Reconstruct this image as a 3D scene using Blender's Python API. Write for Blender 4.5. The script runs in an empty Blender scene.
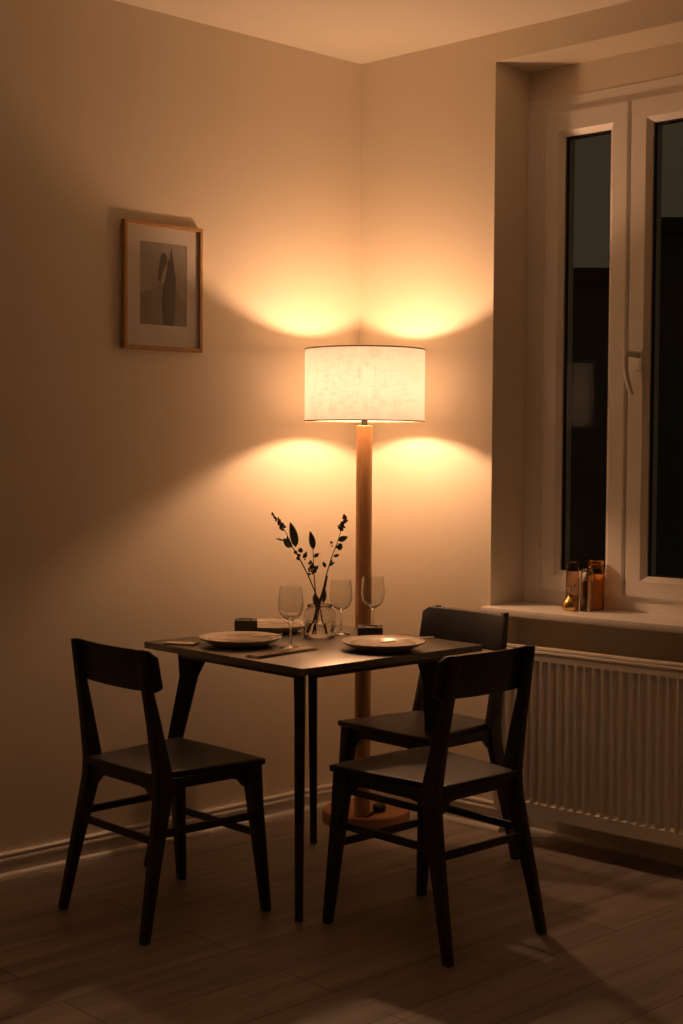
import bpy, bmesh, math, random
from mathutils import Vector, Matrix
random.seed(7)
S = bpy.context.scene
C = bpy.context.scene.collection
PI = math.pi

# ------------------------------------------------------------------ camera
R = ((0.7302521651150262, 0.025545933512266854, -0.6826999198958524),
     (-0.6831533965331011, 0.03573488616603205, -0.7294000649273265),
     (0.005762998360560878, 0.9990347457379485, 0.04354726923939778))
CP = Vector((-3.698831810237214, -3.845614064248345, 1.3))
cam = bpy.data.cameras.new('camera')
co = bpy.data.objects.new('camera', cam)
C.objects.link(co)
cam.sensor_fit = 'VERTICAL'
cam.sensor_height = 36.0
cam.lens = 1443.1 / 1024 * 36.0
cam.clip_start = 0.05
cam.clip_end = 200
M = Matrix(R).to_4x4()
M.translation = CP
co.matrix_world = M
S.camera = co

# frame of the window wall: local x = into the room, local y = along the wall
TH = math.atan2(-0.07835548, -0.99692548)
WO = Vector((-0.013, 0, 0))
RW = Matrix.Translation(WO) @ Matrix.Rotation(TH, 4, 'Z')

# ------------------------------------------------------------------ materials
def new_mat(name):
    m = bpy.data.materials.new(name)
    m.use_nodes = True
    nt = m.node_tree
    nt.nodes.clear()
    out = nt.nodes.new('ShaderNodeOutputMaterial')
    return m, nt, out

def pbsdf(nt, col, rough, spec=0.5, metal=0.0, coat=0.0):
    p = nt.nodes.new('ShaderNodeBsdfPrincipled')
    p.inputs['Base Color'].default_value = (*col, 1)
    p.inputs['Roughness'].default_value = rough
    p.inputs['Specular IOR Level'].default_value = spec
    p.inputs['Metallic'].default_value = metal
    p.inputs['Coat Weight'].default_value = coat
    return p

def mapping(nt, scale, rot=(0, 0, 0)):
    tc = nt.nodes.new('ShaderNodeTexCoord')
    mp = nt.nodes.new('ShaderNodeMapping')
    mp.inputs['Scale'].default_value = scale
    mp.inputs['Rotation'].default_value = rot
    nt.links.new(tc.outputs['Object'], mp.inputs['Vector'])
    return mp

def noisy(name, c1, c2, scale=(8, 8, 8), nscale=1.0, rough=0.5, spec=0.5, bump=0.0,
          detail=4, metal=0.0, coat=0.0, rvar=0.0, bscale=None):
    m, nt, out = new_mat(name)
    p = pbsdf(nt, c1, rough, spec, metal, coat)
    mp = mapping(nt, scale)
    n = nt.nodes.new('ShaderNodeTexNoise')
    n.inputs['Scale'].default_value = nscale
    n.inputs['Detail'].default_value = detail
    nt.links.new(mp.outputs['Vector'], n.inputs['Vector'])
    r = nt.nodes.new('ShaderNodeValToRGB')
    r.color_ramp.elements[0].position = 0.3
    r.color_ramp.elements[1].position = 0.7
    r.color_ramp.elements[0].color = (*c1, 1)
    r.color_ramp.elements[1].color = (*c2, 1)
    nt.links.new(n.outputs['Fac'], r.inputs['Fac'])
    nt.links.new(r.outputs['Color'], p.inputs['Base Color'])
    if rvar:
        mr = nt.nodes.new('ShaderNodeMapRange')
        mr.inputs['To Min'].default_value = rough - rvar
        mr.inputs['To Max'].default_value = rough + rvar
        nt.links.new(n.outputs['Fac'], mr.inputs['Value'])
        nt.links.new(mr.outputs['Result'], p.inputs['Roughness'])
    if bump:
        b = nt.nodes.new('ShaderNodeBump')
        b.inputs['Strength'].default_value = bump
        b.inputs['Distance'].default_value = 0.002
        n2 = n
        if bscale:
            n2 = nt.nodes.new('ShaderNodeTexNoise')
            n2.inputs['Scale'].default_value = bscale
            n2.inputs['Detail'].default_value = 5
            nt.links.new(mp.outputs['Vector'], n2.inputs['Vector'])
        nt.links.new(n2.outputs['Fac'], b.inputs['Height'])
        nt.links.new(b.outputs['Normal'], p.inputs['Normal'])
    nt.links.new(p.outputs['BSDF'], out.inputs['Surface'])
    return m

def glass(name, col=(1, 1, 1), rough=0.0, ior=1.45):
    m, nt, out = new_mat(name)
    g = nt.nodes.new('ShaderNodeBsdfGlass')
    g.inputs['Color'].default_value = (*col, 1)
    g.inputs['Roughness'].default_value = rough
    g.inputs['IOR'].default_value = ior
    nt.links.new(g.outputs['BSDF'], out.inputs['Surface'])
    return m

def floor_mat():
    m, nt, out = new_mat('floor_laminate')
    p = pbsdf(nt, (0.1, 0.07, 0.05), 0.42, 0.4)
    mp = mapping(nt, (1, 1, 1))
    br = nt.nodes.new('ShaderNodeTexBrick')
    br.offset = 0.37
    br.inputs['Scale'].default_value = 1.0
    br.inputs['Brick Width'].default_value = 1.38
    br.inputs['Row Height'].default_value = 0.193
    br.inputs['Mortar Size'].default_value = 0.0016
    br.inputs['Mortar Smooth'].default_value = 0.3
    br.inputs['Bias'].default_value = 0.0
    br.inputs['Color1'].default_value = FLOOR1
    br.inputs['Color2'].default_value = FLOOR2
    br.inputs['Mortar'].default_value = (0.035, 0.025, 0.018, 1)
    nt.links.new(mp.outputs['Vector'], br.inputs['Vector'])
    mp2 = mapping(nt, (1.6, 22, 1))
    n = nt.nodes.new('ShaderNodeTexNoise')
    n.inputs['Scale'].default_value = 1.0
    n.inputs['Detail'].default_value = 6
    n.inputs['Distortion'].default_value = 0.8
    nt.links.new(mp2.outputs['Vector'], n.inputs['Vector'])
    mr = nt.nodes.new('ShaderNodeMapRange')
    mr.inputs['From Min'].default_value = 0.3
    mr.inputs['From Max'].default_value = 0.7
    mr.inputs['To Min'].default_value = 0.72
    mr.inputs['To Max'].default_value = 1.2
    nt.links.new(n.outputs['Fac'], mr.inputs['Value'])
    mx = nt.nodes.new('ShaderNodeVectorMath')
    mx.operation = 'SCALE'
    nt.links.new(br.outputs['Color'], mx.inputs[0])
    nt.links.new(mr.outputs['Result'], mx.inputs['Scale'])
    nt.links.new(mx.outputs['Vector'], p.inputs['Base Color'])
    b = nt.nodes.new('ShaderNodeBump')
    b.inputs['Strength'].default_value = 0.25
    b.inputs['Distance'].default_value = 0.001
    nt.links.new(n.outputs['Fac'], b.inputs['Height'])
    nt.links.new(b.outputs['Normal'], p.inputs['Normal'])
    nt.links.new(p.outputs['BSDF'], out.inputs['Surface'])
    return m

def wood_mat(name, c1, c2, scale, rough=0.45):
    m, nt, out = new_mat(name)
    p = pbsdf(nt, c1, rough, 0.4)
    mp = mapping(nt, scale)
    n = nt.nodes.new('ShaderNodeTexNoise')
    n.inputs['Scale'].default_value = 1.0
    n.inputs['Detail'].default_value = 6
    n.inputs['Roughness'].default_value = 0.6
    n.inputs['Distortion'].default_value = 1.2
    nt.links.new(mp.outputs['Vector'], n.inputs['Vector'])
    r = nt.nodes.new('ShaderNodeValToRGB')
    e = r.color_ramp.elements
    e[0].position = 0.32; e[0].color = (*c2, 1)
    e[1].position = 0.66; e[1].color = (*c1, 1)
    nt.links.new(n.outputs['Fac'], r.inputs['Fac'])
    nt.links.new(r.outputs['Color'], p.inputs['Base Color'])
    nt.links.new(p.outputs['BSDF'], out.inputs['Surface'])
    return m

def shade_mat():
    # woven linen: part of the light goes through, slubs run round and along the drum
    m, nt, out = new_mat('linen_shade')
    tc = nt.nodes.new('ShaderNodeTexCoord')
    def streak(sc, nsc, lo, hi):
        mp = nt.nodes.new('ShaderNodeMapping')
        mp.inputs['Scale'].default_value = sc
        nt.links.new(tc.outputs['UV'], mp.inputs['Vector'])
        n = nt.nodes.new('ShaderNodeTexNoise')
        n.inputs['Scale'].default_value = nsc
        n.inputs['Detail'].default_value = 3
        nt.links.new(mp.outputs['Vector'], n.inputs['Vector'])
        mr = nt.nodes.new('ShaderNodeMapRange')
        mr.inputs['From Min'].default_value = lo
        mr.inputs['From Max'].default_value = hi
        nt.links.new(n.outputs['Fac'], mr.inputs['Value'])
        return mr
    a = streak((45, 130, 1), 1.0, 0.30, 0.52)
    b = streak((300, 12, 1), 1.0, 0.28, 0.48)
    mul = nt.nodes.new('ShaderNodeMath'); mul.operation = 'MULTIPLY'
    nt.links.new(a.outputs['Result'], mul.inputs[0])
    nt.links.new(b.outputs['Result'], mul.inputs[1])
    r = nt.nodes.new('ShaderNodeValToRGB')
    r.color_ramp.elements[0].color = (*[v * 0.66 for v in SHADE_T], 1)
    r.color_ramp.elements[1].color = (*SHADE_T, 1)
    nt.links.new(mul.outputs['Value'], r.inputs['Fac'])
    t = nt.nodes.new('ShaderNodeBsdfTranslucent')
    nt.links.new(r.outputs['Color'], t.inputs['Color'])
    d = nt.nodes.new('ShaderNodeBsdfDiffuse')
    d.inputs['Color'].default_value = (0.80, 0.74, 0.64, 1)
    mx = nt.nodes.new('ShaderNodeMixShader')
    mx.inputs['Fac'].default_value = SHADE_MIX
    nt.links.new(d.outputs['BSDF'], mx.inputs[1])
    nt.links.new(t.outputs['BSDF'], mx.inputs[2])
    nt.links.new(mx.outputs['Shader'], out.inputs['Surface'])
    return m

def emit(name, col, s):
    m, nt, out = new_mat(name)
    e = nt.nodes.new('ShaderNodeEmission')
    e.inputs['Color'].default_value = (*col, 1)
    e.inputs['Strength'].default_value = s
    nt.links.new(e.outputs['Emission'], out.inputs['Surface'])
    return m

def pane_mat():
    m, nt, out = new_mat('window_glass')
    tr = nt.nodes.new('ShaderNodeBsdfTransparent')
    tr.inputs['Color'].default_value = (0.82, 0.86, 0.84, 1)
    g = nt.nodes.new('ShaderNodeBsdfGlossy')
    g.inputs['Roughness'].default_value = 0.0
    f = nt.nodes.new('ShaderNodeFresnel')
    f.inputs['IOR'].default_value = 1.22
    mx = nt.nodes.new('ShaderNodeMixShader')
    nt.links.new(f.outputs['Fac'], mx.inputs['Fac'])
    nt.links.new(tr.outputs['BSDF'], mx.inputs[1])
    nt.links.new(g.outputs['BSDF'], mx.inputs[2])
    nt.links.new(mx.outputs['Shader'], out.inputs['Surface'])
    return m

LIGHT = (1.0, 0.52, 0.27)
BULB = 500.0
SHADE_T = (0.78, 0.78, 0.80)
SHADE_MIX = 0.185
FLOOR1 = (0.30, 0.265, 0.24, 1)
FLOOR2 = (0.38, 0.335, 0.30, 1)

WALL = noisy('wall_paint', (0.84, 0.77, 0.64), (0.85, 0.78, 0.65), (3, 3, 3), 1.0, 0.75, 0.25,
             bump=0.12, bscale=90)
CEIL = noisy('ceiling_paint', (0.91, 0.88, 0.82), (0.92, 0.89, 0.83), (3, 3, 3), 1.0, 0.85, 0.2)
PVC = noisy('white_window_plastic', (0.86, 0.84, 0.80), (0.88, 0.86, 0.82), (5, 5, 5), 1.0, 0.35, 0.5)
TRIM = noisy('white_trim_paint', (0.80, 0.77, 0.72), (0.84, 0.81, 0.76), (5, 5, 5), 1.0, 0.35, 0.5)
RAD = noisy('radiator_enamel', (0.88, 0.85, 0.80), (0.90, 0.87, 0.82), (5, 5, 5), 1.0, 0.35, 0.5)
FLOOR = floor_mat()
BLACK = noisy('black_stained_wood', (0.026, 0.031, 0.038), (0.033, 0.038, 0.046), (3, 40, 40), 1.0, 0.45, 0.5,
              bump=0.06, rvar=0.05)
TABLE = noisy('black_table_top', (0.078, 0.068, 0.058), (0.094, 0.082, 0.070), (30, 3, 3), 1.0, 0.33, 1.0,
              bump=0.03, rvar=0.04)
TABLE.node_tree.nodes['Principled BSDF'].inputs['IOR'].default_value = 1.7
POLE = wood_mat('oak_pole', (0.62, 0.37, 0.19), (0.46, 0.25, 0.12), (22, 22, 1.6))
DISC = wood_mat('oak_base', (0.44, 0.235, 0.11), (0.31, 0.155, 0.07), (3, 26, 26))
OAK = wood_mat('oak_frame', (0.58, 0.36, 0.17), (0.45, 0.26, 0.11), (30, 30, 3))
SHADE = shade_mat()
DARKM = noisy('dark_metal', (0.03, 0.027, 0.024), (0.05, 0.045, 0.04), (30, 30, 30), 1.0, 0.4, 0.5, metal=0.6)
BULBM = emit('warm_bulb', LIGHT, BULB)
SHADE_RIM = noisy('shade_trim', (0.16, 0.10, 0.05), (0.2, 0.13, 0.07), (30, 30, 30), 1.0, 0.7, 0.3)
CERAMIC = noisy('stoneware', (0.50, 0.43, 0.34), (0.56, 0.49, 0.39), (30, 30, 30), 1.0, 0.35, 0.5)
PLATE_CENTRE = noisy('darker_plate_centre', (0.36, 0.29, 0.22), (0.42, 0.35, 0.27), (30, 30, 30), 1.0, 0.25, 0.6)
LINEN = noisy('linen_napkin', (0.52, 0.42, 0.31), (0.60, 0.49, 0.37), (200, 200, 200), 1.0, 0.9, 0.1, bump=0.2)
STEEL = noisy('brushed_steel', (0.55, 0.50, 0.44), (0.62, 0.57, 0.50), (60, 60, 60), 1.0, 0.28, 0.5, metal=1.0)
SLATE = noisy('dark_stone', (0.08, 0.075, 0.062), (0.11, 0.10, 0.085), (60, 60, 60), 1.0, 0.6, 0.4, bump=0.2)
WAX = noisy('cream_wax', (0.45, 0.38, 0.28), (0.48, 0.40, 0.30), (30, 30, 30), 1.0, 0.6, 0.4)
GLASS = glass('clear_glass', (0.97, 0.97, 0.96))
WATER = glass('water', (0.97, 0.98, 0.97), 0.0, 1.33)
AMBER = glass('amber_glass', (0.95, 0.76, 0.48), 0.0, 1.5)
HONEY = glass('honey_glass', (0.97, 0.80, 0.55), 0.0, 1.5)
SMOKE = glass('smoked_glass', (0.85, 0.74, 0.64), 0.02, 1.5)
GOLD = noisy('gold_foil', (0.75, 0.52, 0.20), (0.55, 0.36, 0.12), (120, 120, 120), 1.0, 0.25, 0.5, metal=1.0, bump=0.5)
LEAF = noisy('sage_leaf', (0.12, 0.16, 0.07), (0.16, 0.21, 0.10), (60, 60, 60), 1.0, 0.55, 0.3)
STEM = noisy('plant_stem', (0.09, 0.075, 0.035), (0.12, 0.10, 0.045), (60, 60, 60), 1.0, 0.6, 0.3)
FLOWER = noisy('dried_flower', (0.07, 0.055, 0.04), (0.11, 0.085, 0.06), (90, 90, 90), 1.0, 0.8, 0.2)
PAPER = noisy('mat_board', (0.60, 0.57, 0.53), (0.62, 0.59, 0.55), (20, 20, 20), 1.0, 0.8, 0.2)
PRINT = noisy('grey_print', (0.24, 0.225, 0.20), (0.33, 0.31, 0.28), (6, 6, 3), 1.0, 0.6, 0.3, detail=2)
INKMID = noisy('mid_ink', (0.17, 0.158, 0.14), (0.22, 0.20, 0.18), (9, 9, 5), 1.0, 0.6, 0.3)
INK = noisy('dark_ink', (0.085, 0.078, 0.07), (0.12, 0.11, 0.10), (9, 9, 5), 1.0, 0.6, 0.3)
PANE = pane_mat()
BRICK = noisy('outer_render', (0.10, 0.09, 0.08), (0.13, 0.115, 0.10), (1, 1, 1), 1.0, 0.9, 0.1)
ROOFM = noisy('outer_roof', (0.05, 0.04, 0.04), (0.07, 0.06, 0.05), (1, 1, 1), 1.0, 0.9, 0.1)
SEAL = noisy('grey_gasket', (0.05, 0.05, 0.05), (0.06, 0.06, 0.06), (10, 10, 10), 1.0, 0.7, 0.2)

# ------------------------------------------------------------------ mesh helpers
def BM():
    return bmesh.new()

def box(bm, x0, x1, y0, y1, z0, z1, bev=0.0, seg=2):
    t = BM()
    vs = [t.verts.new((x, y, z)) for x in (x0, x1) for y in (y0, y1) for z in (z0, z1)]
    for f in ((0, 1, 3, 2), (4, 6, 7, 5), (0, 4, 5, 1), (2, 3, 7, 6), (0, 2, 6, 4), (1, 5, 7, 3)):
        t.faces.new([vs[i] for i in f])
    if bev:
        bmesh.ops.bevel(t, geom=t.edges[:], offset=bev, segments=seg, profile=0.5, affect='EDGES')
    merge(bm, t)

def merge(bm, t, mat=None):
    if mat is not None:
        bmesh.ops.transform(t, matrix=mat, verts=t.verts)
    bmesh.ops.recalc_face_normals(t, faces=t.faces[:])
    me = bpy.data.meshes.new('tmp')
    t.to_mesh(me)
    t.free()
    bm.from_mesh(me)
    bpy.data.meshes.remove(me)

def loft(bm, rings, cap=True, bev=0.0):
    """rings: lists of points, each the same length"""
    t = BM()
    rr = [[t.verts.new(p) for p in r] for r in rings]
    n = len(rr[0])
    for a, b in zip(rr[:-1], rr[1:]):
        for i in range(n):
            j = (i + 1) % n
            t.faces.new((a[i], a[j], b[j], b[i]))
    if cap:
        t.faces.new(rr[0])
        t.faces.new(rr[-1])
    if bev:
        bmesh.ops.recalc_face_normals(t, faces=t.faces[:])
        es = [e for e in t.edges if len(e.link_faces) == 2 and e.calc_face_angle(0) > 0.5]
        bmesh.ops.bevel(t, geom=es, offset=bev, segments=2, profile=0.5, affect='EDGES')
    merge(bm, t)

def rect_ring(c, dx, dy):
    x, y, z = c
    return [(x - dx, y - dy, z), (x + dx, y - dy, z), (x + dx, y + dy, z), (x - dx, y + dy, z)]

def tube(bm, pts, rads, n=10, cap=True):
    pts = [Vector(p) for p in pts]
    if not isinstance(rads, (list, tuple)):
        rads = [rads] * len(pts)
    rings = []
    up = None
    for i, p in enumerate(pts):
        d = (pts[min(i + 1, len(pts) - 1)] - pts[max(i - 1, 0)]).normalized()
        if up is None:
            up = Vector((0, 0, 1)) if abs(d.z) < 0.9 else Vector((1, 0, 0))
        a = d.cross(up).normalized()
        b = d.cross(a).normalized()
        up = -b if False else up
        rings.append([tuple(p + (a * math.cos(2 * PI * k / n) + b * math.sin(2 * PI * k / n)) * rads[i]) for k in range(n)])
    loft(bm, rings, cap)

def bar(bm, p0, p1, w, h, bev=0.002):
    """a squared rail from p0 to p1: w sideways, h upright"""
    p0, p1 = Vector(p0), Vector(p1)
    d = (p1 - p0).normalized()
    s = d.cross(Vector((0, 0, 1))).normalized() * w / 2
    u = s.cross(d).normalized() * h / 2
    loft(bm, [[tuple(p - s - u), tuple(p + s - u), tuple(p + s + u), tuple(p - s + u)] for p in (p0, p1)], True, bev)

def lathe(bm, prof, n=40, closed=False):
    """prof: (r, z) points, turned about z"""
    t = BM()
    rings = []
    for r, z in prof:
        if r < 1e-6:
            rings.append([t.verts.new((0, 0, z))])
        else:
            rings.append([t.verts.new((r * math.cos(2 * PI * k / n), r * math.sin(2 * PI * k / n), z)) for k in range(n)])
    pairs = list(zip(rings[:-1], rings[1:]))
    if closed:
        pairs.append((rings[-1], rings[0]))
    for a, b in pairs:
        for i in range(n):
            j = (i + 1) % n
            if len(a) == 1 and len(b) == 1:
                continue
            if len(a) == 1:
                t.faces.new((a[0], b[j], b[i]))
            elif len(b) == 1:
                t.faces.new((a[i], a[j], b[0]))
            else:
                t.faces.new((a[i], a[j], b[j], b[i]))
    merge(bm, t)

def prism(bm, poly, axis, a0, a1, bev=0.0):
    """poly in the two other axes (order kept x,y,z), extruded along axis"""
    def mk(p, a):
        q = list(p)
        q.insert({'x': 0, 'y': 1, 'z': 2}[axis], a)
        return tuple(q)
    t = BM()
    A = [t.verts.new(mk(p, a0)) for p in poly]
    B = [t.verts.new(mk(p, a1)) for p in poly]
    n = len(poly)
    t.faces.new(A)
    t.faces.new(B[::-1])
    for i in range(n):
        j = (i + 1) % n
        t.faces.new((A[i], A[j], B[j], B[i]))
    if bev:
        bmesh.ops.recalc_face_normals(t, faces=t.faces[:])
        es = [e for e in t.edges if len(e.link_faces) == 2 and e.calc_face_angle(0) > 0.4]
        bmesh.ops.bevel(t, geom=es, offset=bev, segments=2, profile=0.5, affect='EDGES')
    merge(bm, t)

def obj(name, bm, mat, parent=None, smooth=35, matrix=None):
    me = bpy.data.meshes.new(name)
    bmesh.ops.recalc_face_normals(bm, faces=bm.faces[:]) if False else None
    bm.to_mesh(me)
    bm.free()
    for m in (mat if isinstance(mat, (list, tuple)) else [mat]):
        me.materials.append(m)
    if smooth:
        for p in me.polygons:
            p.use_smooth = True
        me.set_sharp_from_angle(angle=math.radians(smooth))
    o = bpy.data.objects.new(name, me)
    C.objects.link(o)
    if parent:
        o.parent = parent
    if matrix is not None:
        o.matrix_world = matrix
    return o

def thing(name, label, cat, loc=(0, 0, 0), rotz=0.0, group=None):
    o = bpy.data.objects.new(name, None)
    o.empty_display_size = 0.1
    C.objects.link(o)
    o.location = loc
    o.rotation_euler = (0, 0, rotz)
    o['label'] = label
    o['category'] = cat
    if group:
        o['group'] = group
    return o

def struct(name, bm, mat, matrix=None, smooth=35):
    o = obj(name, bm, mat, None, smooth, matrix)
    o['kind'] = 'structure'
    return o

def dup(root, loc, rotz, label):
    r = root.copy()
    C.objects.link(r)
    r.location = loc
    r.rotation_euler = (0, 0, rotz)
    r['label'] = label
    for ch in list(root.children):
        c = ch.copy()
        C.objects.link(c)
        c.parent = r
        for g in list(ch.children):
            d = g.copy()
            C.objects.link(d)
            d.parent = c
    return r

# ------------------------------------------------------------------ room shell
H = 2.7015
XB, YB, UB = -4.7, -5.0, 5.2
b = BM(); box(b, XB - 0.15, 0.9, YB - 0.15, 0.2, -0.12, 0.0)
struct('floor', b, FLOOR)
b = BM(); box(b, XB - 0.15, 0.9, YB - 0.15, 0.2, H, H + 0.12)
struct('ceiling', b, CEIL)
b = BM(); box(b, XB - 0.15, 0.4, 0.0, 0.15, 0, H)
struct('wall_left', b, WALL)
b = BM(); box(b, XB - 0.15, XB, YB, 0.0, 0, H)
struct('wall_back', b, WALL)
b = BM(); box(b, XB, 0.45, YB - 0.15, YB, 0, H)
struct('wall_near', b, WALL)

N0, N1, U0, U1, ZS, ZT = -0.34, 0.0, 0.606, 1.90, 0.742, 2.605
b = BM()
# wall with the window opening, cut out of one slab
box(b, N0, 0, -0.04, U0, 0, H)
box(b, N0, 0, U1, UB, 0, H)
NB, UN = -0.075, 0.668
box(b, N0, 0, U0, UN, 0, ZS)
box(b, N0, NB, UN, U1, 0, ZS)
box(b, N0, 0, U0, U1, ZT, H)
box(b, N0, -0.196, U0, U1, 2.502, ZT)
bmesh.ops.remove_doubles(b, verts=b.verts[:], dist=1e-5)
struct('wall_right', b, WALL, RW)

def base_profile(h, t=0.016):
    # skirting with a beaded top and a quarter bead at the floor
    return [(0, 0), (t + 0.012, 0), (t + 0.012, 0.006), (t + 0.009, 0.012), (t + 0.003, 0.016), (t, 0.017),
            (t, h - 0.030), (t + 0.003, h - 0.027), (t + 0.005, h - 0.022), (t + 0.003, h - 0.017),
            (t - 0.004, h - 0.015), (t - 0.004, h - 0.012), (t + 0.001, h - 0.009), (t + 0.001, h - 0.004), (t - 0.003, h), (0, h)]
b = BM()
prism(b, [(-p[0], p[1]) for p in base_profile(0.077)], 'x', XB, -0.02)
struct('baseboard_left', b, TRIM)
b = BM()
prism(b, base_profile(0.098), 'y', 0.02, UN)
prism(b, [(p[0] + NB, p[1]) for p in base_profile(0.098)], 'y', UN, U1)
prism(b, base_profile(0.098), 'y', U1, UB)
struct('baseboard_right', b, TRIM, RW)

# ------------------------------------------------------------------ window
win = bpy.data.objects.new('window_1', None)
C.objects.link(win)
win.matrix_world = RW @ Matrix.Translation((0, 0.010, 0))
win['kind'] = 'structure'
def frame(bm, n0, n1, u0, u1, z0, z1, w, bev=0.004, wb=None, wt=None, chamfer=0.0):
    """rectangular frame with mitred members, w wide"""
    wb = wb or w; wt = wt or w
    t = BM()
    o = [(u0, z0), (u1, z0), (u1, z1), (u0, z1)]
    i = [(u0 + w, z0 + wb), (u1 - w, z0 + wb), (u1 - w, z1 - wt), (u0 + w, z1 - wt)]
    c = chamfer
    i2 = [(u0 + w - c, z0 + wb - c), (u1 - w + c, z0 + wb - c), (u1 - w + c, z1 - wt + c), (u0 + w - c, z1 - wt + c)]
    e = 0.004
    o2 = [(u0 + e, z0 + e), (u1 - e, z0 + e), (u1 - e, z1 - e), (u0 + e, z1 - e)]
    loops = [[(n0, *p) for p in o], [(n1 - e, *p) for p in o], [(n1, *p) for p in o2], [(n1, *p) for p in i2], [(n1 - c * 0.8 - 0.0005, *p) for p in i], [(n0, *p) for p in i]]
    V = [[t.verts.new(p) for p in l] for l in loops]
    for a, bb in zip(V, V[1:] + V[:1]):
        for k in range(4):
            j = (k + 1) % 4
            t.faces.new((a[k], a[j], bb[j], bb[k]))
    merge(bm, t)
b = BM(); frame(b, -0.262, -0.192, U0 - 0.012, U1 - 0.012, 0.765, 2.502, 0.088)
obj('window_frame', b, PVC, win, 25)
b = BM(); box(b, -0.255, -0.20, 1.27 - 0.27, 1.27 - 0.255, 0.80, 2.46)
obj('mullion', b, PVC, win, 25)
# fixed sill board
b = BM()
box(b, -0.195, 0.046, 0.590, 1.93, 0.743, 0.768, 0.004)
obj('window_sill', b, PVC, win, 35)
def sash(u0, u1, w):
    b = BM(); frame(b, -0.25, -0.178, u0, u1, 0.816, 2.446, w, wb=0.072, wt=0.082, chamfer=0.018)
    s = obj('sash', b, PVC, win, 25)
    b = BM(); frame(b, -0.215, -0.1985, u0 + w - 0.002, u1 - w + 0.002, 0.816 + 0.070, 2.446 - 0.080, 0.006)
    obj('gasket', b, SEAL, s, 25)
    b = BM(); box(b, -0.226, -0.206, u0 + w - 0.004, u1 - w + 0.004, 0.816 + 0.068, 2.446 - 0.078)
    obj('pane', b, PANE, s, 0)
    return s
sl = sash(0.676, 1.004, 0.074)
sr = sash(1.014, 1.826, 0.074)
b = BM()
for z in (0.93, 2.28):
    tube(b, [(-0.186, 0.667, z - 0.04), (-0.186, 0.667, z + 0.04)], 0.008, 12)
    tube(b, [(-0.186, 0.667, z + 0.04), (-0.186, 0.667, z + 0.048)], [0.008, 0.004], 12)
obj('hinge', b, PVC, sl)
b = BM()
box(b, -0.1785, -0.168, 1.046, 1.074, 1.560, 1.632, 0.004)
tube(b, [(-0.17, 1.060, 1.612), (-0.122, 1.054, 1.615)], [0.012, 0.010], 14)
hp = []
for i in range(9):
    f = i / 8
    hp.append([(-0.118 + 0.008 * math.sin(f * PI) - 0.022 * f * f, 1.042 + 0.012 * f * f, 1.632 - 0.150 * f)])
rings = []
for i in range(9):
    f = i / 8
    n, u, z = hp[i][0]
    hw = 0.0105 - 0.002 * f; hn = 0.0065 + 0.0015 * math.sin(f * PI)
    rings.append([(n + hn * math.cos(2 * PI * k / 12), u + hw * math.sin(2 * PI * k / 12), z) for k in range(12)])
loft(b, rings)
obj('window_handle', b, PVC, sr, 40)

# ------------------------------------------------------------------ radiator
rt = thing('radiator', 'white ribbed panel radiator mounted on the wall under the window sill', 'radiator', WO, TH)
RU0, RU1, RZ0, RZ1, RF = 0.705, 1.86, 0.105, 0.648, 0.100
b = BM()
t = BM()
pitch = 0.0331
u = RU0 + 0.018
zs = (RZ0 + 0.040, RZ0 + 0.050, RZ1 - 0.042, RZ1 - 0.032)
prof = []   # (u, depth inside pit 0/1)
cols = [(RU0, 0), ]
while u + pitch < RU1 - 0.01:
    cols += [(u, 0), (u + 0.006, 1), (u + pitch - 0.013, 1), (u + pitch - 0.007, 0)]
    u += pitch
cols.append((RU1, 0))
rows = [(RZ0, 0), (zs[0], 0), (zs[1], 1), (zs[2], 1), (zs[3], 0), (RZ1 - 0.006, 0)]
G = [[t.verts.new((RF - 0.010 * (c[1] and r[1]), c[0], r[0])) for r in rows] for c in cols]
for i in range(len(cols) - 1):
    for j in range(len(rows) - 1):
        t.faces.new((G[i][j], G[i + 1][j], G[i + 1][j + 1], G[i][j + 1]))
merge(b, t)
box(b, RF - 0.0125, RF - 0.0105, RU0, RU1, RZ0, RZ1 - 0.006)
box(b, RF - 0.012, RF, RU0 - 0.001, RU1, RZ0 - 0.003, RZ0)
box(b, RF - 0.012, RF, RU0 - 0.001, RU0, RZ0, RZ1 - 0.006)
obj('front_panel', b, RAD, rt, 20)
b = BM(); box(b, 0.035, 0.045, RU0 + 0.004, RU1, RZ0, RZ1 - 0.01, 0.003)
obj('rear_panel', b, RAD, rt)
b = BM()
for k in range(36):
    uu = RU0 + 0.02 + k * 0.032
    if uu < RU1 - 0.01:
        box(b, 0.046, RF - 0.013, uu, uu + 0.002, RZ0 + 0.03, RZ1 - 0.03)
obj('convector', b, RAD, rt, 0)
b = BM()
box(b, RF - 0.008, RF + 0.002, RU0 - 0.004, RU1, RZ1 - 0.010, RZ1, 0.002)
box(b, 0.031, 0.040, RU0 - 0.004, RU1, RZ1 - 0.006, RZ1 + 0.004, 0.002)
k = RU0 + 0.004
while k < RU1 - 0.02:
    box(b, 0.040, RF - 0.008, k, k + 0.0025, RZ1 - 0.016, RZ1 - 0.009)
    k += 0.018
obj('top_grille', b, RAD, rt, 25)
b = BM()
box(b, 0.033, RF - 0.001, RU0 - 0.004, RU0 - 0.0015, RZ0 + 0.012, RZ1 - 0.004, 0.0008)
obj('side_panel', b, RAD, rt)
for uu in (0.82, 1.6):
    b = BM()
    box(b, NB + 0.0005, 0.036, uu, uu + 0.03, RZ0 + 0.08, RZ1 - 0.08)
    obj('wall_bracket', b, RAD, rt)
b = BM()
tube(b, [(NB + 0.001, RU0 - 0.018, 0.135), (0.068, RU0 - 0.018, 0.135)], 0.008, 12)
tube(b, [(0.068, RU0 - 0.018, 0.122), (0.068, RU0 - 0.018, 0.160)], 0.011, 14)
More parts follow.
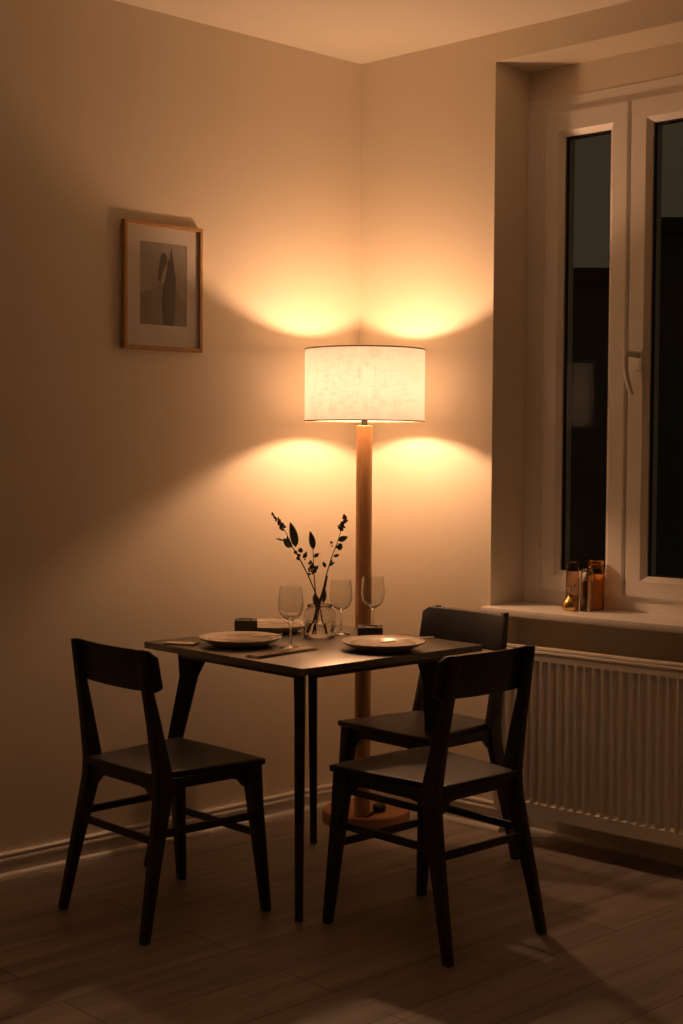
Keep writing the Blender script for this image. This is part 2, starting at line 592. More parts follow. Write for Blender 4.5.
tube(b, [(0.068, RU0 - 0.018, 0.135), (0.068, RU0 + 0.006, 0.135)], 0.009, 12)
obj('valve', b, RAD, rt)

# ------------------------------------------------------------------ picture
PW = (-1.064, -0.752, 1.617, 2.024)   # x0 x1 z0 z1 on the left wall
pic = thing('framed_picture', 'narrow oak frame holding a small grey print in a wide pale mount', 'picture', (0, 0, 0))
def pframe(bm, x0, x1, z0, z1, y0, y1, w):
    t = BM()
    o = [(x0, z0), (x1, z0), (x1, z1), (x0, z1)]
    i = [(x0 + w, z0 + w), (x1 - w, z0 + w), (x1 - w, z1 - w), (x0 + w, z1 - w)]
    L = [[(p[0], y0, p[1]) for p in o], [(p[0], y1, p[1]) for p in o], [(p[0], y1, p[1]) for p in i], [(p[0], y0, p[1]) for p in i]]
    V = [[t.verts.new(p) for p in l] for l in L]
    for a, bb in zip(V, V[1:] + V[:1]):
        for k in range(4):
            j = (k + 1) % 4
            t.faces.new((a[k], a[j], bb[j], bb[k]))
    es = [e for e in t.edges if e.calc_length() > 0.1]
    bmesh.ops.bevel(t, geom=es, offset=0.0015, segments=2, affect='EDGES')
    merge(bm, t)
b = BM(); pframe(b, PW[0], PW[1], PW[2], PW[3], -0.001, -0.021, 0.012)
obj('picture_frame', b, OAK, pic)
mx0, mx1, mz0, mz1 = -0.999, -0.813, 1.698, 1.963
b = BM(); pframe(b, PW[0] + 0.010, PW[1] - 0.010, PW[2] + 0.010, PW[3] - 0.010, -0.003, -0.013, 0.0)
b.free()
b = BM()
box(b, PW[0] + 0.010, mx0, -0.012, -0.009, PW[2] + 0.010, PW[3] - 0.010)
box(b, mx1, PW[1] - 0.010, -0.012, -0.009, PW[2] + 0.010, PW[3] - 0.010)
box(b, mx0, mx1, -0.012, -0.009, PW[2] + 0.010, mz0)
box(b, mx0, mx1, -0.012, -0.009, mz1, PW[3] - 0.010)
obj('mount', b, PAPER, pic, 0)
b = BM(); box(b, PW[0] + 0.012, PW[1] - 0.012, -0.0115, -0.006, PW[2] + 0.012, PW[3] - 0.012)
pr = obj('print', b, PRINT, pic, 0)
def flat(pts, y0, y1):
    b = BM()
    prism(b, [(mx0 + (mx1 - mx0) * p[0], mz0 + (mz1 - mz0) * p[1]) for p in pts], 'y', y0, y1)
    return b
obj('print_shape', flat([(0.0, 0.0), (1.0, 0.0), (1.0, 0.30), (0.86, 0.36), (0.76, 0.42), (0.60, 0.52), (0.42, 0.50), (0.28, 0.42), (0.12, 0.40), (0.0, 0.36)], -0.0119, -0.0115), INKMID, pr, 0)
obj('print_shape', flat([(0.50, 0.0), (0.72, 0.0), (0.75, 0.30), (0.76, 0.58), (0.72, 0.74), (0.69, 0.86), (0.67, 0.96), (0.65, 0.88), (0.63, 0.78), (0.60, 0.83), (0.585, 0.70), (0.55, 0.58), (0.50, 0.46), (0.46, 0.30)], -0.0123, -0.0119), INK, pr, 0)
obj('print_shape', flat([(0.38, 0.56), (0.43, 0.52), (0.46, 0.62), (0.50, 0.68), (0.56, 0.76), (0.57, 0.84), (0.53, 0.88), (0.45, 0.87), (0.42, 0.80), (0.40, 0.68)], -0.0123, -0.0119), INK, pr, 0)

# ------------------------------------------------------------------ floor lamp
LX, LY = -0.288, -0.313
lamp = thing('floor_lamp', 'lit floor lamp with a linen drum shade on a round oak pole in the corner', 'lamp', (LX, LY, 0))
b = BM(); DX, DY = 0.080, 0.062
lathe(b, [(0, 0.0), (0.150, 0.0), (0.153, 0.003), (0.153, 0.038), (0.150, 0.042), (0, 0.042)], 72)
bmesh.ops.translate(b, verts=b.verts[:], vec=(DX, DY, 0))
base = obj('lamp_base', b, DISC, lamp)
b = BM(); lathe(b, [(0, 0.041), (0.0275, 0.041), (0.0275, 1.378), (0.025, 1.381), (0, 1.381)], 40)
obj('lamp_pole', b, POLE, lamp)
b = BM(); lathe(b, [(0, 1.380), (0.011, 1.380), (0.011, 1.42), (0.019, 1.425), (0.019, 1.465), (0.015, 1.472), (0, 1.472)], 24)
obj('lamp_socket', b, DARKM, lamp)
SR, SZ0, SZ1 = 0.2035, 1.395, 1.636
b = BM()
uvl = None
n = 96
t = BM(); uvl = t.loops.layers.uv.new('UVMap')
lo = [t.verts.new((SR * math.cos(2 * PI * k / n), SR * math.sin(2 * PI * k / n), SZ0)) for k in range(n)]
hi = [t.verts.new((SR * math.cos(2 * PI * k / n), SR * math.sin(2 * PI * k / n), SZ1)) for k in range(n)]
for k in range(n):
    j = (k + 1) % n
    f = t.faces.new((lo[k], lo[j], hi[j], hi[k]))
    for l, uv in zip(f.loops, ((k / n, 0), ((k + 1) / n, 0), ((k + 1) / n, 0.21), (k / n, 0.21))):
        l[uvl].uv = uv
shade = obj('lamp_shade', t, SHADE, lamp, 60)
for z in (SZ0, SZ1):
    b = BM()
    lathe(b, [(SR - 0.0015, z - 0.002), (SR + 0.0012, z - 0.002), (SR + 0.0012, z + 0.002), (SR - 0.0015, z + 0.002)], n, closed=True)
    obj('shade_rim', b, SHADE_RIM, shade)
b = BM()
for k in range(3):
    a = 2 * PI * k / 3 + 0.5
    tube(b, [(0.017 * math.cos(a), 0.017 * math.sin(a), 1.462), ((SR - 0.001) * math.cos(a), (SR - 0.001) * math.sin(a), SZ0 + 0.01)], 0.0016, 8)
obj('shade_spider', b, DARKM, lamp)
b = BM()
bmesh.ops.create_uvsphere(b, u_segments=24, v_segments=14, radius=0.030)
bmesh.ops.translate(b, verts=b.verts[:], vec=(0, 0, 1.512))
obj('light_bulb', b, BULBM, lamp, 60)
b = BM()
lathe(b, [(0, 0.042), (0.021, 0.042), (0.023, 0.046), (0.023, 0.062), (0.018, 0.068), (0, 0.068)], 28)
bmesh.ops.translate(b, verts=b.verts[:], vec=(DX + 0.005, DY - 0.06, 0))
sw = obj('foot_switch', b, DARKM, lamp)
b = BM()
tube(b, [(0.026, -0.004, 0.045), (0.05, -0.005, 0.045), (DX - 0.012, DY - 0.052, 0.046)], 0.003, 8)
tube(b, [(DX - 0.012, DY - 0.067, 0.045), (DX - 0.06, DY - 0.085, 0.045), (DX - 0.09, DY - 0.095, 0.045)], 0.003, 8)
obj('power_cord', b, DARKM, lamp)

# ------------------------------------------------------------------ dining table
tx0, tx1, ty0, ty1 = -1.098, -0.353, -0.912, -0.173
tcx, tcy = (tx0 + tx1) / 2, (ty0 + ty1) / 2
tab = thing('dining_table', 'square black dining table with splayed board legs, laid for a meal', 'table', (tcx, tcy, 0))
b = BM(); hw, hd = (tx1 - tx0) / 2, (ty1 - ty0) / 2
box(b, -hw, hw, -hd, hd, 0.679, 0.700, 0.0025)
obj('tabletop', b, TABLE, tab)
b = BM()
for s in (-1, 1):
    box(b, -hw + 0.10, hw - 0.10, s * (hd - 0.075) - 0.012, s * (hd - 0.075) + 0.012, 0.655, 0.6792, 0.001)
    box(b, s * (hw - 0.075) - 0.012, s * (hw - 0.075) + 0.012, -hd + 0.10, hd - 0.10, 0.655, 0.6792, 0.001)
obj('table_frame', b, BLACK, tab)
# (top x, top y) -> (foot x, foot y): boards standing in the plane of their splay
LEGS = [((-1.045, -0.845), (-1.098, -0.905)), ((-0.985, -0.285), (-1.100, -0.195)),
        ((-0.458, -0.790), (-0.550, -0.912)), ((-0.535, -0.330), (-0.540, -0.345))]
def leg_board(top, foot, wt=0.062, wf=0.024, th=0.030, thf=0.022, wd=None):
    b = BM()
    T = Vector((top[0] - tcx, top[1] - tcy, 0.679)); F = Vector((foot[0] - tcx, foot[1] - tcy, 0.0))
    d = wd or Vector((F.x - T.x, F.y - T.y, 0)).normalized()
    s = Vector((-d.y, d.x, 0))
    rings = []
    for i in range(9):
        f = i / 8
        c = T.lerp(F, f)
        w = (wt + (wf - wt) * f) / 2 + (0.022 * max(0, 1 - f * 9) if i == 0 else 0)
        h = (th + (thf - th) * f) / 2
        rings.append([tuple(c + d * w + s * h), tuple(c + d * w - s * h), tuple(c - d * w - s * h), tuple(c - d * w + s * h)])
    loft(b, rings, True, 0.002)
    return b
diag = Vector((1, 1, 0)).normalized(); anti = Vector((-1, 1, 0)).normalized()
for i, (a, f) in enumerate(LEGS):
    wd = [diag, anti, anti, diag][i]
    obj('table_leg', leg_board(a, f, wd=wd), BLACK, tab)

# ------------------------------------------------------------------ dining chairs
GRP = 'black wooden chairs around the square table'
ch = thing('dining_chair', 'black wooden chair left of the table, backrest towards the room, facing the window wall', 'chair', (-1.312, -0.575, 0), -PI / 2, GRP)
def seat_bm():
    b = BM(); t = BM()
    nx, ny = 14, 12
    top = []
    def pt(i, j):
        v = j / ny; uu = -1 + 2 * i / nx
        y = -0.165 + 0.370 * v
        w = 0.150 + 0.054 * v
        x = uu * w
        # gentle dish, bowed front
        z = 0.4385 - 0.007 * (1 - uu * uu) * math.sin(PI * min(1, v * 1.05)) 
        y += 0.008 * (1 - uu * uu) * v
        return x, y, z
    for dz in (0, -0.018):
        top.append([[t.verts.new((pt(i, j)[0] * (1 if dz == 0 else 0.985), pt(i, j)[1], pt(i, j)[2] + dz)) for j in range(ny + 1)] for i in range(nx + 1)])
    for k, g in enumerate(top):
        for i in range(nx):
            for j in range(ny):
                t.faces.new((g[i][j], g[i + 1][j], g[i + 1][j + 1], g[i][j + 1]))
    A, B = top
    rim = [(i, 0) for i in range(nx)] + [(nx, j) for j in range(ny)] + [(i, ny) for i in range(nx, 0, -1)] + [(0, j) for j in range(ny, 0, -1)]
    for p, q in zip(rim, rim[1:] + rim[:1]):
        t.faces.new((A[p[0]][p[1]], A[q[0]][q[1]], B[q[0]][q[1]], B[p[0]][p[1]]))
    bmesh.ops.recalc_face_normals(t, faces=t.faces[:])
    es = [e for e in t.edges if len(e.link_faces) == 2 and e.calc_face_angle(0) > 0.7]
    bmesh.ops.bevel(t, geom=es, offset=0.005, segments=3, profile=0.5, affect='EDGES')
    merge(b, t)
    return b
obj('seat', seat_bm(), BLACK, ch, 40)
# backrest board: bowed, leaning back, fixed in front of the posts
b = BM(); rings = []
nb = 18  # across
for i in range(nb + 1):
    s = -1 + 2 * i / nb
    x = s * 0.184
    bow = 0.022 * (1 - s * s)
    ring = []
    e = abs(s)
    zt = 0.774 - (0.014 * max(0, (e - 0.90) / 0.10) ** 2)
    zb = 0.658 + (0.012 * max(0, (e - 0.92) / 0.08) ** 2)
    for (yy, z) in ((0.0, zb), (0.013, zb + 0.002), (0.013, zt - 0.002), (0.0, zt)):
        lean = -0.156 - (z - 0.66) * 0.20
        ring.append((x, lean - bow + yy, z))
    rings.append(ring)
loft(b, rings, True, 0.003)
obj('backrest', b, BLACK, ch, 40)
# rear legs rise into back posts
def rear_leg(s):
    b = BM()
    P = [(0.193, -0.217, 0.0, 0.012, 0.012), (0.184, -0.186, 0.15, 0.013, 0.016), (0.173, -0.153, 0.30, 0.0145, 0.021),
         (0.167, -0.136, 0.38, 0.015, 0.025), (0.164, -0.134, 0.43, 0.015, 0.026), (0.162, -0.143, 0.48, 0.0145, 0.023),
         (0.159, -0.161, 0.58, 0.013, 0.018), (0.156, -0.180, 0.67, 0.012, 0.014), (0.151, -0.200, 0.777, 0.011, 0.011)]
    rings = [rect_ring((s * p[0], p[1], p[2]), p[3], p[4]) for p in P]
    loft(b, rings, True, 0.004)
    return b
def front_leg(s):
    b = BM()
    P = [(0.194, 0.214, 0.0, 0.012, 0.012), (0.186, 0.200, 0.15, 0.0145, 0.0155), (0.178, 0.186, 0.30, 0.0175, 0.019), (0.172, 0.176, 0.421, 0.020, 0.024)]
    rings = [rect_ring((s * p[0], p[1], p[2]), p[3], p[4]) for p in P]
    loft(b, rings, True, 0.004)
    return b
for s in (-1, 1):
    obj('leg', rear_leg(s), BLACK, ch, 40)
    obj('leg', front_leg(s), BLACK, ch, 40)
# arched aprons
def arch(L, z1=0.421, mid=0.030, end=0.062):
    pts = [(-L, z1), (L, z1), (L, z1 - end), (L * 0.86, z1 - end + 0.004), (L * 0.70, z1 - mid - 0.004), (L * 0.55, z1 - mid), (-L * 0.55, z1 - mid), (-L * 0.70, z1 - mid - 0.004), (-L * 0.86, z1 - end + 0.004), (-L, z1 - end)]
    return pts
b = BM()
prism(b, arch(0.165), 'y', 0.165, 0.183, 0.0015)
prism(b, arch(0.152), 'y', -0.148, -0.132, 0.0015)
for s in (-1, 1):
    t = BM(); prism(t, [(p[0] + 0.018, p[1]) for p in arch(0.150)], 'x', -0.008, 0.008, 0.0015)
    merge(b, t, Matrix.Translation((s * 0.166, 0, 0)) @ Matrix.Rotation(-s * 0.03, 4, 'Z'))
obj('apron', b, BLACK, ch, 35)
def st(p0, p1):
    b = BM(); bar(b, p0, p1, 0.013, 0.021, 0.003); obj('stretcher', b, BLACK, ch, 35)
for s in (-1, 1):
    st((s * 0.175, -0.158, 0.277), (s * 0.180, 0.188, 0.277))
st((-0.182, 0.195, 0.222), (0.182, 0.195, 0.222))
st((-0.177, -0.163, 0.258), (0.177, -0.163, 0.258))
ch.scale = (1.02, 0.965, 0.99)
c2 = dup(ch, (-0.864, -1.192, 0), 0.0, 'black wooden chair nearest the viewer, seen from behind, backrest half hiding another chair')
c2.scale = (0.96, 1.04, 1.005)
c3 = dup(ch, (-0.403, -0.725, 0), PI / 2, 'black wooden chair tucked under the table edge, between table and radiator')

c3.scale = (0.97, 1.0, 1.01)

# ------------------------------------------------------------------ things on the table
TZ = 0.7005
PLP = [(0, 0), (0.082, 0), (0.085, 0.003), (0.092, 0.006), (0.121, 0.0195), (0.1265, 0.0235), (0.1265, 0.0260), (0.1235, 0.0268), (0.100, 0.0205), (0.088, 0.0130), (0.080, 0.0100), (0, 0.0090)]
b = BM(); lathe(b, PLP, 64)
pl = obj('dinner_plate', b, [CERAMIC, PLATE_CENTRE], None, 40)
for f in pl.data.polygons:
    if f.normal.z > 0.3 and math.hypot(f.center.x, f.center.y) < 0.100:
        f.material_index = 1  # upward faces around the plate's middle take a darker tone than the rim
pl.location = (-0.925, -0.432, TZ)
def tagm(o, label, cat, group=None):
    o['label'] = label; o['category'] = cat
    if group: o['group'] = group
    return o
PG = 'stoneware plates on the table'
tagm(pl, 'pale stoneware plate on the table corner beside the left chair', 'plate', PG)
for (x, y, lab) in ((-0.632, -0.238, 'pale stoneware plate at the back of the table behind the dark square candle holder'),
                    (-0.660, -0.785, 'pale stoneware plate on the right side of the table in front of the nearest chair')):
    c = pl.copy(); C.objects.link(c); c.location = (x, y, TZ); c['label'] = lab

# wine glasses
GP = [(0, 0.0), (0.033, 0.0), (0.0335, 0.0015), (0.028, 0.003), (0.012, 0.006), (0.005, 0.011), (0.0036, 0.020), (0.0034, 0.060), (0.0045, 0.078), (0.010, 0.085),
      (0.022, 0.091), (0.032, 0.102), (0.0375, 0.118), (0.0385, 0.134), (0.0365, 0.158), (0.0335, 0.186),
      (0.0325, 0.186), (0.0354, 0.158), (0.0374, 0.134), (0.0364, 0.119), (0.031, 0.1035), (0.021, 0.0930), (0.009, 0.0880), (0, 0.0868)]
b = BM(); lathe(b, GP, 48)
wg = obj('wine_glass', b, GLASS, None, 60)
wg.location = (-0.852, -0.583, TZ)
WG = 'stemmed wine glasses on the table'
tagm(wg, 'empty stemmed wine glass nearest the front corner of the table, left of the flower jar', 'wine glass', WG)
for (x, y, sc, lab) in ((-0.520, -0.450, 0.95, 'empty stemmed wine glass between the flower jar and the lamp pole'),
                        (-0.425, -0.500, 1.0, 'empty stemmed wine glass in front of the lamp pole, behind the low dark holder')):
    c = wg.copy(); C.objects.link(c); c.location = (x, y, TZ); c.scale = (sc, sc, sc); c['label'] = lab

# flower jar with sprigs
VX, VY = -0.612, -0.448
jar = thing('flower_jar', 'clear glass jar of water holding dark sprigs in the middle of the table', 'vase', (VX, VY, TZ))
b = BM()
lathe(b, [(0, 0.0), (0.046, 0.0), (0.050, 0.004), (0.0515, 0.030), (0.0515, 0.070), (0.049, 0.082), (0.041, 0.090), (0.039, 0.094), (0.041, 0.100), (0.040, 0.103),
          (0.037, 0.101), (0.0365, 0.092), (0.0455, 0.081), (0.0485, 0.070), (0.0485, 0.030), (0.0465, 0.008), (0, 0.007)], 48)
obj('jar_glass', b, GLASS, jar, 60)
b = BM()
lathe(b, [(0, 0.0078), (0.0462, 0.0085), (0.0480, 0.030), (0.0480, 0.048), (0, 0.048)], 48)
obj('jar_water', b, WATER, jar, 60)

# pixel-measured sprig points laid in an upright plane across the jar
Rv = Matrix(R)
def sp(px, py, dd=0.0):
    """point of the sprig plane: px,py offsets from photo turned to metres at the jar"""
    k = (Vector((VX, VY, 0.85)) - CP).length / 1443.1
    right = Vector((0.7302, -0.6832, 0)).normalized(); away = Vector((0.6832, 0.7302, 0)).normalized()
    return right * ((px - 321.0) * k) + Vector((0, 0, (637.5 - py) * k)) + away * dd
def leaf(bm, p0, p1, w, twist=0.0, cup=0.004):
    p0, p1 = Vector(p0), Vector(p1)
    d = p1 - p0
    L = d.length; d.normalize()
    side = d.cross(Vector((0.683, 0.730, 0.0))).normalized()
    nrm = side.cross(d).normalized()
    side = (side * math.cos(twist) + nrm * math.sin(twist)).normalized()
    nrm = side.cross(d).normalized()
    t = BM(); n = 9; rows = []
    for i in range(n + 1):
        f = i / n
        ww = w / 2 * (math.sin(PI * min(1, f ** 0.75)) ** 0.8) + 0.0002
        c = p0 + d * (L * f) + nrm * (0.10 * L * math.sin(PI * f))
        rows.append([t.verts.new(c - side * ww + nrm * cup * (ww / w)), t.verts.new(c), t.verts.new(c + side * ww + nrm * cup * (ww / w)),
                     t.verts.new(c + nrm * -0.0006)])
    for a, bb in zip(rows[:-1], rows[1:]):
        t.faces.new((a[0], a[1], bb[1], bb[0])); t.faces.new((a[1], a[2], bb[2], bb[1]))
        t.faces.new((a[2], a[3], bb[3], bb[2])); t.faces.new((a[3], a[0], bb[0], bb[3]))
    merge(bm, t)
def blob(bm, p, r, sq=1.0):
    t = BM(); bmesh.ops.create_icosphere(t, subdivisions=2, radius=r)
    for v in t.verts:
        v.co *= 1 + 0.18 * random.uniform(-1, 1)
        v.co.z *= sq
        v.co += Vector(p)
    merge(bm, t)
def cluster(bm, p0, p1, w, n, size=0.0042):
    p0, p1 = Vector(p0), Vector(p1)
    for i in range(n):
        f = i / max(1, n - 1)
        ww = w * (0.35 + 0.65 * math.sin(PI * min(1, 0.25 + 0.75 * f)))
        o = Vector((random.uniform(-1, 1), random.uniform(-1, 1), random.uniform(-0.6, 0.6))) * ww / 2
        blob(bm, p0.lerp(p1, f) + o, size * random.uniform(0.7, 1.1))
def sprig(label, stem, rad, leaves, clusters, buds):
    s = thing('flower_sprig', label, 'flower', (VX, VY, TZ), 0, 'sprigs in the glass jar')
    b = BM(); tube(b, [sp(*p) for p in stem], rad, 8)
    obj('stem', b, STEM, s, 60)
    for (a, c, w, tw) in leaves:
        b = BM(); leaf(b, sp(*a), sp(*c), w, tw); obj('leaf', b, LEAF, s, 60)
    b = BM()
    for (a, c, w, n) in clusters:
        cluster(b, sp(*a), sp(*c), w, n)
    for (a, r) in buds:
        blob(b, sp(*a), r)
    obj('blossom', b, FLOWER, s, 60)
sprig('sprig leaning left out of the jar, with two broad leaves below a drooping dark tip',
      [(326, 633, 0.01), (322, 612, 0.005), (317, 594), (309, 575), (300, 558), (292, 545), (287, 533), (280, 522), (275, 516)],
      [0.0024, 0.0023, 0.0022, 0.002, 0.0019, 0.0017, 0.0013, 0.001, 0.0008],
      [((297, 548), (291.3, 522.5, -0.01), 0.026, 0.15), ((293, 548, 0), (284.5, 539, 0.01), 0.024, -0.4), ((285, 542), (277, 539.3, -0.01), 0.006, 0.2), ((289, 548), (288, 537, 0.012), 0.018, 0.5)],
      [((284, 531), (281, 522), 0.020, 22), ((280, 522), (273, 514.5), 0.010, 10), ((299, 555), (305, 558), 0.012, 4)],
      [((301.7, 551), 0.0075), ((306.5, 556, -0.005), 0.0075), ((299.3, 559), 0.0065), ((296.6, 553), 0.006), ((307.5, 553), 0.003), ((306, 560), 0.003)])
sprig('short upright sprig in the middle of the jar with one pointed leaf on top',
      [(318, 633, -0.01), (317.5, 612), (317, 595), (315.5, 578), (314.5, 560), (314, 546)],
      [0.0022, 0.0021, 0.002, 0.0018, 0.0013, 0.001],
      [((314.5, 550), (311, 531.5), 0.021, 0.1), ((315, 571), (319.5, 566), 0.012, 0.3), ((313, 568), (309, 570), 0.008, 0.0), ((315, 558), (319, 554.5), 0.008, 0.6)],
      [((312, 574), (316, 567), 0.024, 24), ((313, 566), (312, 562), 0.008, 5), ((317, 556), (319, 554.5), 0.006, 4)],
      [((310.5, 564), 0.004), ((318.2, 556.3), 0.0045)])
sprig('tall sprig leaning right towards the lamp pole, small leaves up to a dark flower spike',
      [(316, 633), (320, 612), (324, 592), (328, 574), (333, 557), (338, 544), (341.5, 533), (344, 522), (345, 516)],
      [0.0022, 0.0022, 0.002, 0.0018, 0.0015, 0.0013, 0.0011, 0.0009, 0.0008],
      [((339, 541), (348.7, 537, -0.008), 0.018, 0.1), ((338, 549), (344, 546.5), 0.016, 0.5), ((334.5, 557), (340.6, 555), 0.010, 0.1), ((330, 566), (336, 562.5, 0.01), 0.010, 0.2),
       ((331, 566), (333.5, 560), 0.006, 0.0), ((326.5, 568), (324, 562), 0.011, 0.1), ((340, 530), (338.5, 525.5, 0.01), 0.010, 0.6)],
      [((342, 530), (343.5, 524), 0.018, 16), ((344.5, 523), (345.3, 516.5), 0.015, 14), ((339.5, 547.5), (341.5, 545), 0.014, 8)],
      [((332.6, 543), 0.0042), ((333, 546.5), 0.0025), ((325, 565), 0.0045), ((346.8, 518.5), 0.003)])
sprig('bare thick cut stem leaning right in the jar',
      [(312, 632), (318, 612), (323, 597), (326, 587), (328.2, 577)], [0.0035, 0.0042, 0.0048, 0.0044, 0.003],
      [((318, 607), (316, 594), 0.022, 0.2), ((320, 606), (314.5, 596), 0.018, -0.5), ((324, 604), (326.5, 590), 0.012, 0.4)], [], [((328.2, 577), 0.003)])

# napkins
def napkin(name, label, cx, cy, w, d, rot, fold=3):
    b = BM()
    for k in range(fold):
        s = 1 - 0.03 * k
        t = BM(); nx = 16; ny = 10
        for lay in (0, 1):
            g = [[t.verts.new((w * s * (i / nx - 0.5), d * s * (j / ny - 0.5),
                               0.0004 + 0.0022 * k + 0.0016 * lay + 0.0007 * abs(math.sin(i * 0.9 + k) * math.cos(j * 0.8)))) for j in range(ny + 1)] for i in range(nx + 1)]
            for i in range(nx):
                for j in range(ny):
                    t.faces.new((g[i][j], g[i + 1][j], g[i + 1][j + 1], g[i][j + 1]))
            if lay == 0: g0 = g
        rim = [(i, 0) for i in range(nx)] + [(nx, j) for j in range(ny)] + [(i, ny) for i in range(nx, 0, -1)] + [(0, j) for j in range(ny, 0, -1)]
        for p, q in zip(rim, rim[1:] + rim[:1]):
            t.faces.new((g0[p[0]][p[1]], g0[q[0]][q[1]], g[q[0]][q[1]], g[p[0]][p[1]]))
        merge(b, t, Matrix.Rotation(0.02 * k, 4, 'Z'))
    o = obj(name, b, LINEN, None, 50)
    o.location = (cx, cy, TZ); o.rotation_euler = (0, 0, rot)
    return tagm(o, label, 'napkin', 'linen napkins on the table')
napkin('napkin', 'folded linen napkin lying between the left plate and the front corner wine glass', -0.945, -0.654, 0.26, 0.050, 0.08)
napkin('napkin', 'folded linen napkin showing as a thin strip beyond the left end of the left plate', -1.048, -0.300, 0.052, 0.10, 0.5, 2)

# cutlery
def knife_mesh(L=0.205):
    b = BM(); rings = []
    for i in range(19):
        f = i / 18
        y = L * f
        if f < 0.5:
            w, h = 0.0042 + 0.0012 * (1 - f), 0.0020
        else:
            g = (f - 0.5) / 0.5
            w, h = 0.0085 * math.sqrt(max(0.02, 1 - g ** 3)) * (0.6 + 0.4 * min(1, g * 6)), 0.0008
        rings.append([(w * math.cos(2 * PI * k / 12), y, h + h * math.sin(2 * PI * k / 12)) for k in range(12)])
    loft(b, rings)
    return b
def fork_mesh(L=0.195):
    b = BM(); rings = []
    for i in range(15):
        f = i / 14
        y = L * 0.72 * f
        w = 0.0062 - 0.0035 * min(1, f * 1.3) if f < 0.8 else 0.0027 + 0.0083 * (f - 0.8) / 0.2
        rings.append([(w * math.cos(2 * PI * k / 10), y, 0.003 + 0.0012 * math.sin(2 * PI * k / 10) + 0.002 * math.sin(PI * f)) for k in range(10)])
    loft(b, rings)
    for k in range(4):
        x = -0.0085 + 0.00567 * k
        tube(b, [(x, L * 0.71, 0.003), (x, L * 0.85, 0.0022), (x * 0.92, L, 0.0045)], [0.0016, 0.0014, 0.0009], 8)
    return b
def cut(name, bm, label, cat, p, tip, z0, z1):
    o = obj(name, bm, STEEL, None, 50)
    v = Vector((tip[0] - p[0], tip[1] - p[1], z1 - z0))
    o.location = (p[0], p[1], z0)
    o.rotation_euler = (math.asin(v.z / v.length), 0, math.atan2(v.y, v.x) - PI / 2)
    return tagm(o, label, cat, 'cutlery on the plates')
cut('fork', fork_mesh(), 'steel fork resting across the right plate, its handle pointing towards the radiator', 'fork', (-0.505, -0.845), (-0.69, -0.80), TZ + 0.0270, TZ + 0.0215)
cut('knife', knife_mesh(), 'steel knife lying across the left plate, handle towards the wine glass', 'knife', (-0.815, -0.500), (-0.975, -0.405), TZ + 0.0270, TZ + 0.0215)
cut('knife', knife_mesh(0.16), 'steel knife lying on the bare table in front of the right plate', 'knife', (-0.63, -0.908), (-0.80, -0.795), TZ + 0.0002, TZ + 0.0002)
cut('knife', knife_mesh(0.19), 'steel knife resting across the back plate, beyond the dark square holder', 'knife', (-0.557, -0.291), (-0.702, -0.176), TZ + 0.0270, TZ + 0.0215)

# candle holders
def holder(label, x, y, rz, w, h, z):
    t = thing('candle_holder', label, 'candle holder', (x, y, z), rz, 'dark square candle holders on the table')
    b = BM()
    box(b, -w / 2, w / 2, -w / 2, w / 2, 0, h * 0.60, 0.002)
    for (x0, x1, y0, y1) in ((-w/2, w/2, -w/2, -0.022), (-w/2, w/2, 0.022, w/2), (-w/2, -0.022, -0.022, 0.022), (0.022, w/2, -0.022, 0.022)):
        box(b, x0, x1, y0, y1, h * 0.58, h, 0.0008)
    obj('holder_block', b, SLATE, t)
    b = BM(); lathe(b, [(0, h * 0.6), (0.0195, h * 0.6), (0.0195, h * 0.92), (0.018, h * 0.94), (0, h * 0.90)], 28)
    c = obj('tea_light', b, WAX, t)
    b = BM(); tube(b, [(0, 0, h * 0.9), (0.001, 0, h * 0.9 + 0.006)], 0.0008, 6)
    obj('wick', b, DARKM, c)
holder('taller dark square candle holder standing between the left plate and the back plate', -0.790, -0.295, -0.686, 0.072, 0.056, TZ)
holder('low dark square candle holder behind the right plate, at a wine glass foot', -0.490, -0.555, -0.77, 0.080, 0.034, TZ)

# ------------------------------------------------------------------ things on the window sill
def on_sill(u, n, z=0.7685):
    return (RW @ Vector((n, u, z)))
def bottle(name, label, cat, u, n, parts, group='glass vessels on the window sill'):
    t = thing(name, label, cat, on_sill(u, n), TH, group)
    for (pn, prof, mat, seg) in parts:
        b = BM(); lathe(b, prof, seg); obj(pn, b, mat, t, 50)
    return t
bottle('amber_bottle', 'tall dark amber glass bottle with a wide collar, rightmost on the window sill', 'bottle', 0.932, -0.146, [
    ('bottle_glass', [(0, 0), (0.026, 0), (0.029, 0.003), (0.0295, 0.132), (0.028, 0.140), (0.024, 0.145), (0.024, 0.152), (0.027, 0.154), (0.027, 0.163), (0.024, 0.165),
                      (0.021, 0.163), (0.021, 0.146), (0.0265, 0.130), (0.0265, 0.006), (0, 0.005)], AMBER, 40)])
bottle('honey_jar', 'slim honey coloured glass jar with a clear shoulder, in front of the amber bottle', 'jar', 0.936, -0.088, [
    ('jar_glass', [(0, 0), (0.020, 0), (0.022, 0.003), (0.022, 0.125), (0.019, 0.138), (0.014, 0.142), (0.013, 0.140), (0.017, 0.135), (0.0195, 0.124), (0.0195, 0.005), (0, 0.004)], GLASS, 36),
    ('liquid', [(0, 0.0045), (0.0190, 0.0055), (0.0190, 0.102), (0, 0.102)], HONEY, 36)])
bottle('smoked_glass_tube', 'smoked glass tube vase at the left, behind the little gold flask', 'vase', 0.846, -0.140, [
    ('tube_glass', [(0, 0), (0.021, 0), (0.023, 0.002), (0.023, 0.150), (0.0245, 0.156), (0.023, 0.158), (0.020, 0.150), (0.020, 0.006), (0, 0.005)], SMOKE, 36)])
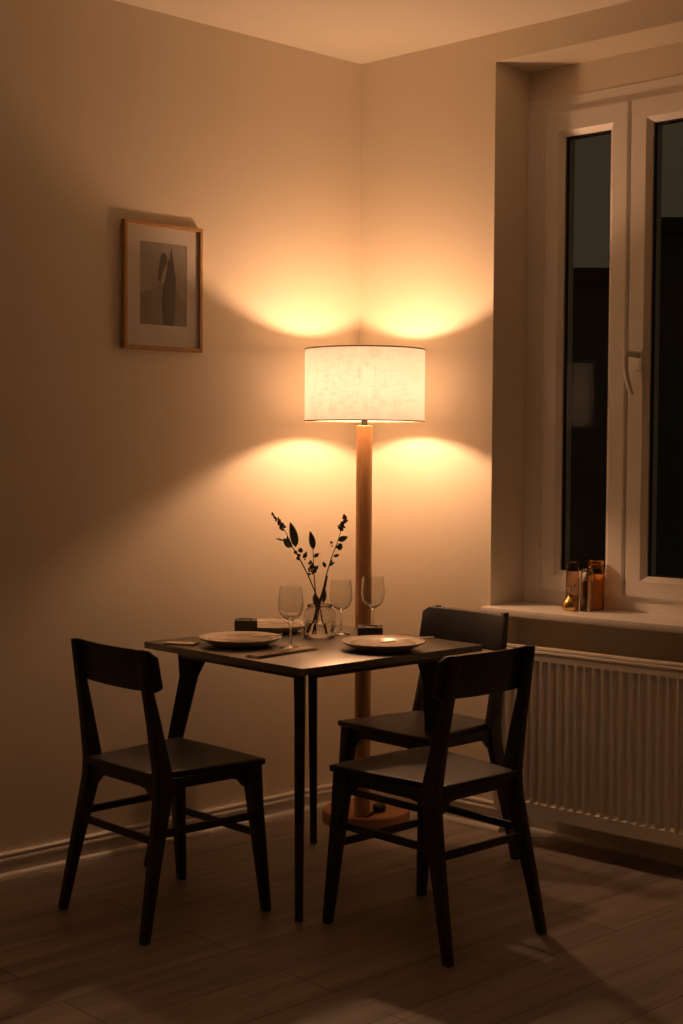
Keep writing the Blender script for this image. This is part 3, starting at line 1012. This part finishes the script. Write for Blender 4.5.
bottle('gold_flask', 'small gold flask with a flared stopper on the sill, lowest of the group', 'flask', 0.884, -0.070, [
    ('flask_body', [(0, 0), (0.025, 0), (0.0285, 0.005), (0.029, 0.014), (0.026, 0.028), (0.018, 0.038), (0.011, 0.044), (0.010, 0.052), (0, 0.052)], GOLD, 14),
    ('flask_stopper', [(0, 0.052), (0.011, 0.052), (0.009, 0.058), (0.014, 0.068), (0.018, 0.082), (0.014, 0.086), (0, 0.081)], GLASS, 16)])

# ------------------------------------------------------------------ outside: a dark house across the street
hb = thing('neighbouring_house', 'dark flat-roofed house in two steps standing in the night beyond the window', 'building', (11.2, 6.8, -6.0), math.radians(-43))
def block(name, x0, x1, d, h):
    b = BM(); box(b, x0, x1, 0, d, 0, h)
    wl = obj(name, b, BRICK, hb, 0)
    b = BM(); box(b, x0 - 0.15, x1 + 0.15, -0.15, d + 0.15, h, h + 0.18)
    obj('roof_slab', b, ROOFM, hb, 0)
    k = x0 + 1.2
    while k + 1.2 < x1:
        for z in (1.2, 4.2, 7.0):
            if z + 1.4 < h:
                b = BM(); box(b, k, k + 1.1, -0.03, 0.02, z, z + 1.4); obj('house_window', b, SEAL, wl, 0)
        k += 2.6
block('house_wing', -9.0, 0.1, 8, 9.36)
block('main_house', 0.3, 12.0, 2.4, 9.98)
b = BM(); box(b, 0.5, 60, -50, 50, -6.2, -6.0)
struct('ground', b, ROOFM)

# ------------------------------------------------------------------ night sky
w = bpy.data.worlds.new('night')
S.world = w
w.use_nodes = True
bg = w.node_tree.nodes['Background']
bg.inputs['Color'].default_value = (1.0, 0.68, 0.40, 1)
bg.inputs['Strength'].default_value = 0.045

# ------------------------------------------------------------------ view
S.view_settings.view_transform = 'Standard'
S.view_settings.look = 'None'
S.view_settings.gamma = 1.0
S.view_settings.use_curve_mapping = False
S.view_settings.exposure = 0.0
S.cycles.max_bounces = 12
S.cycles.diffuse_bounces = 6
S.cycles.transmission_bounces = 12
S.cycles.sample_clamp_indirect = 3.0
S.cycles.use_denoising = True
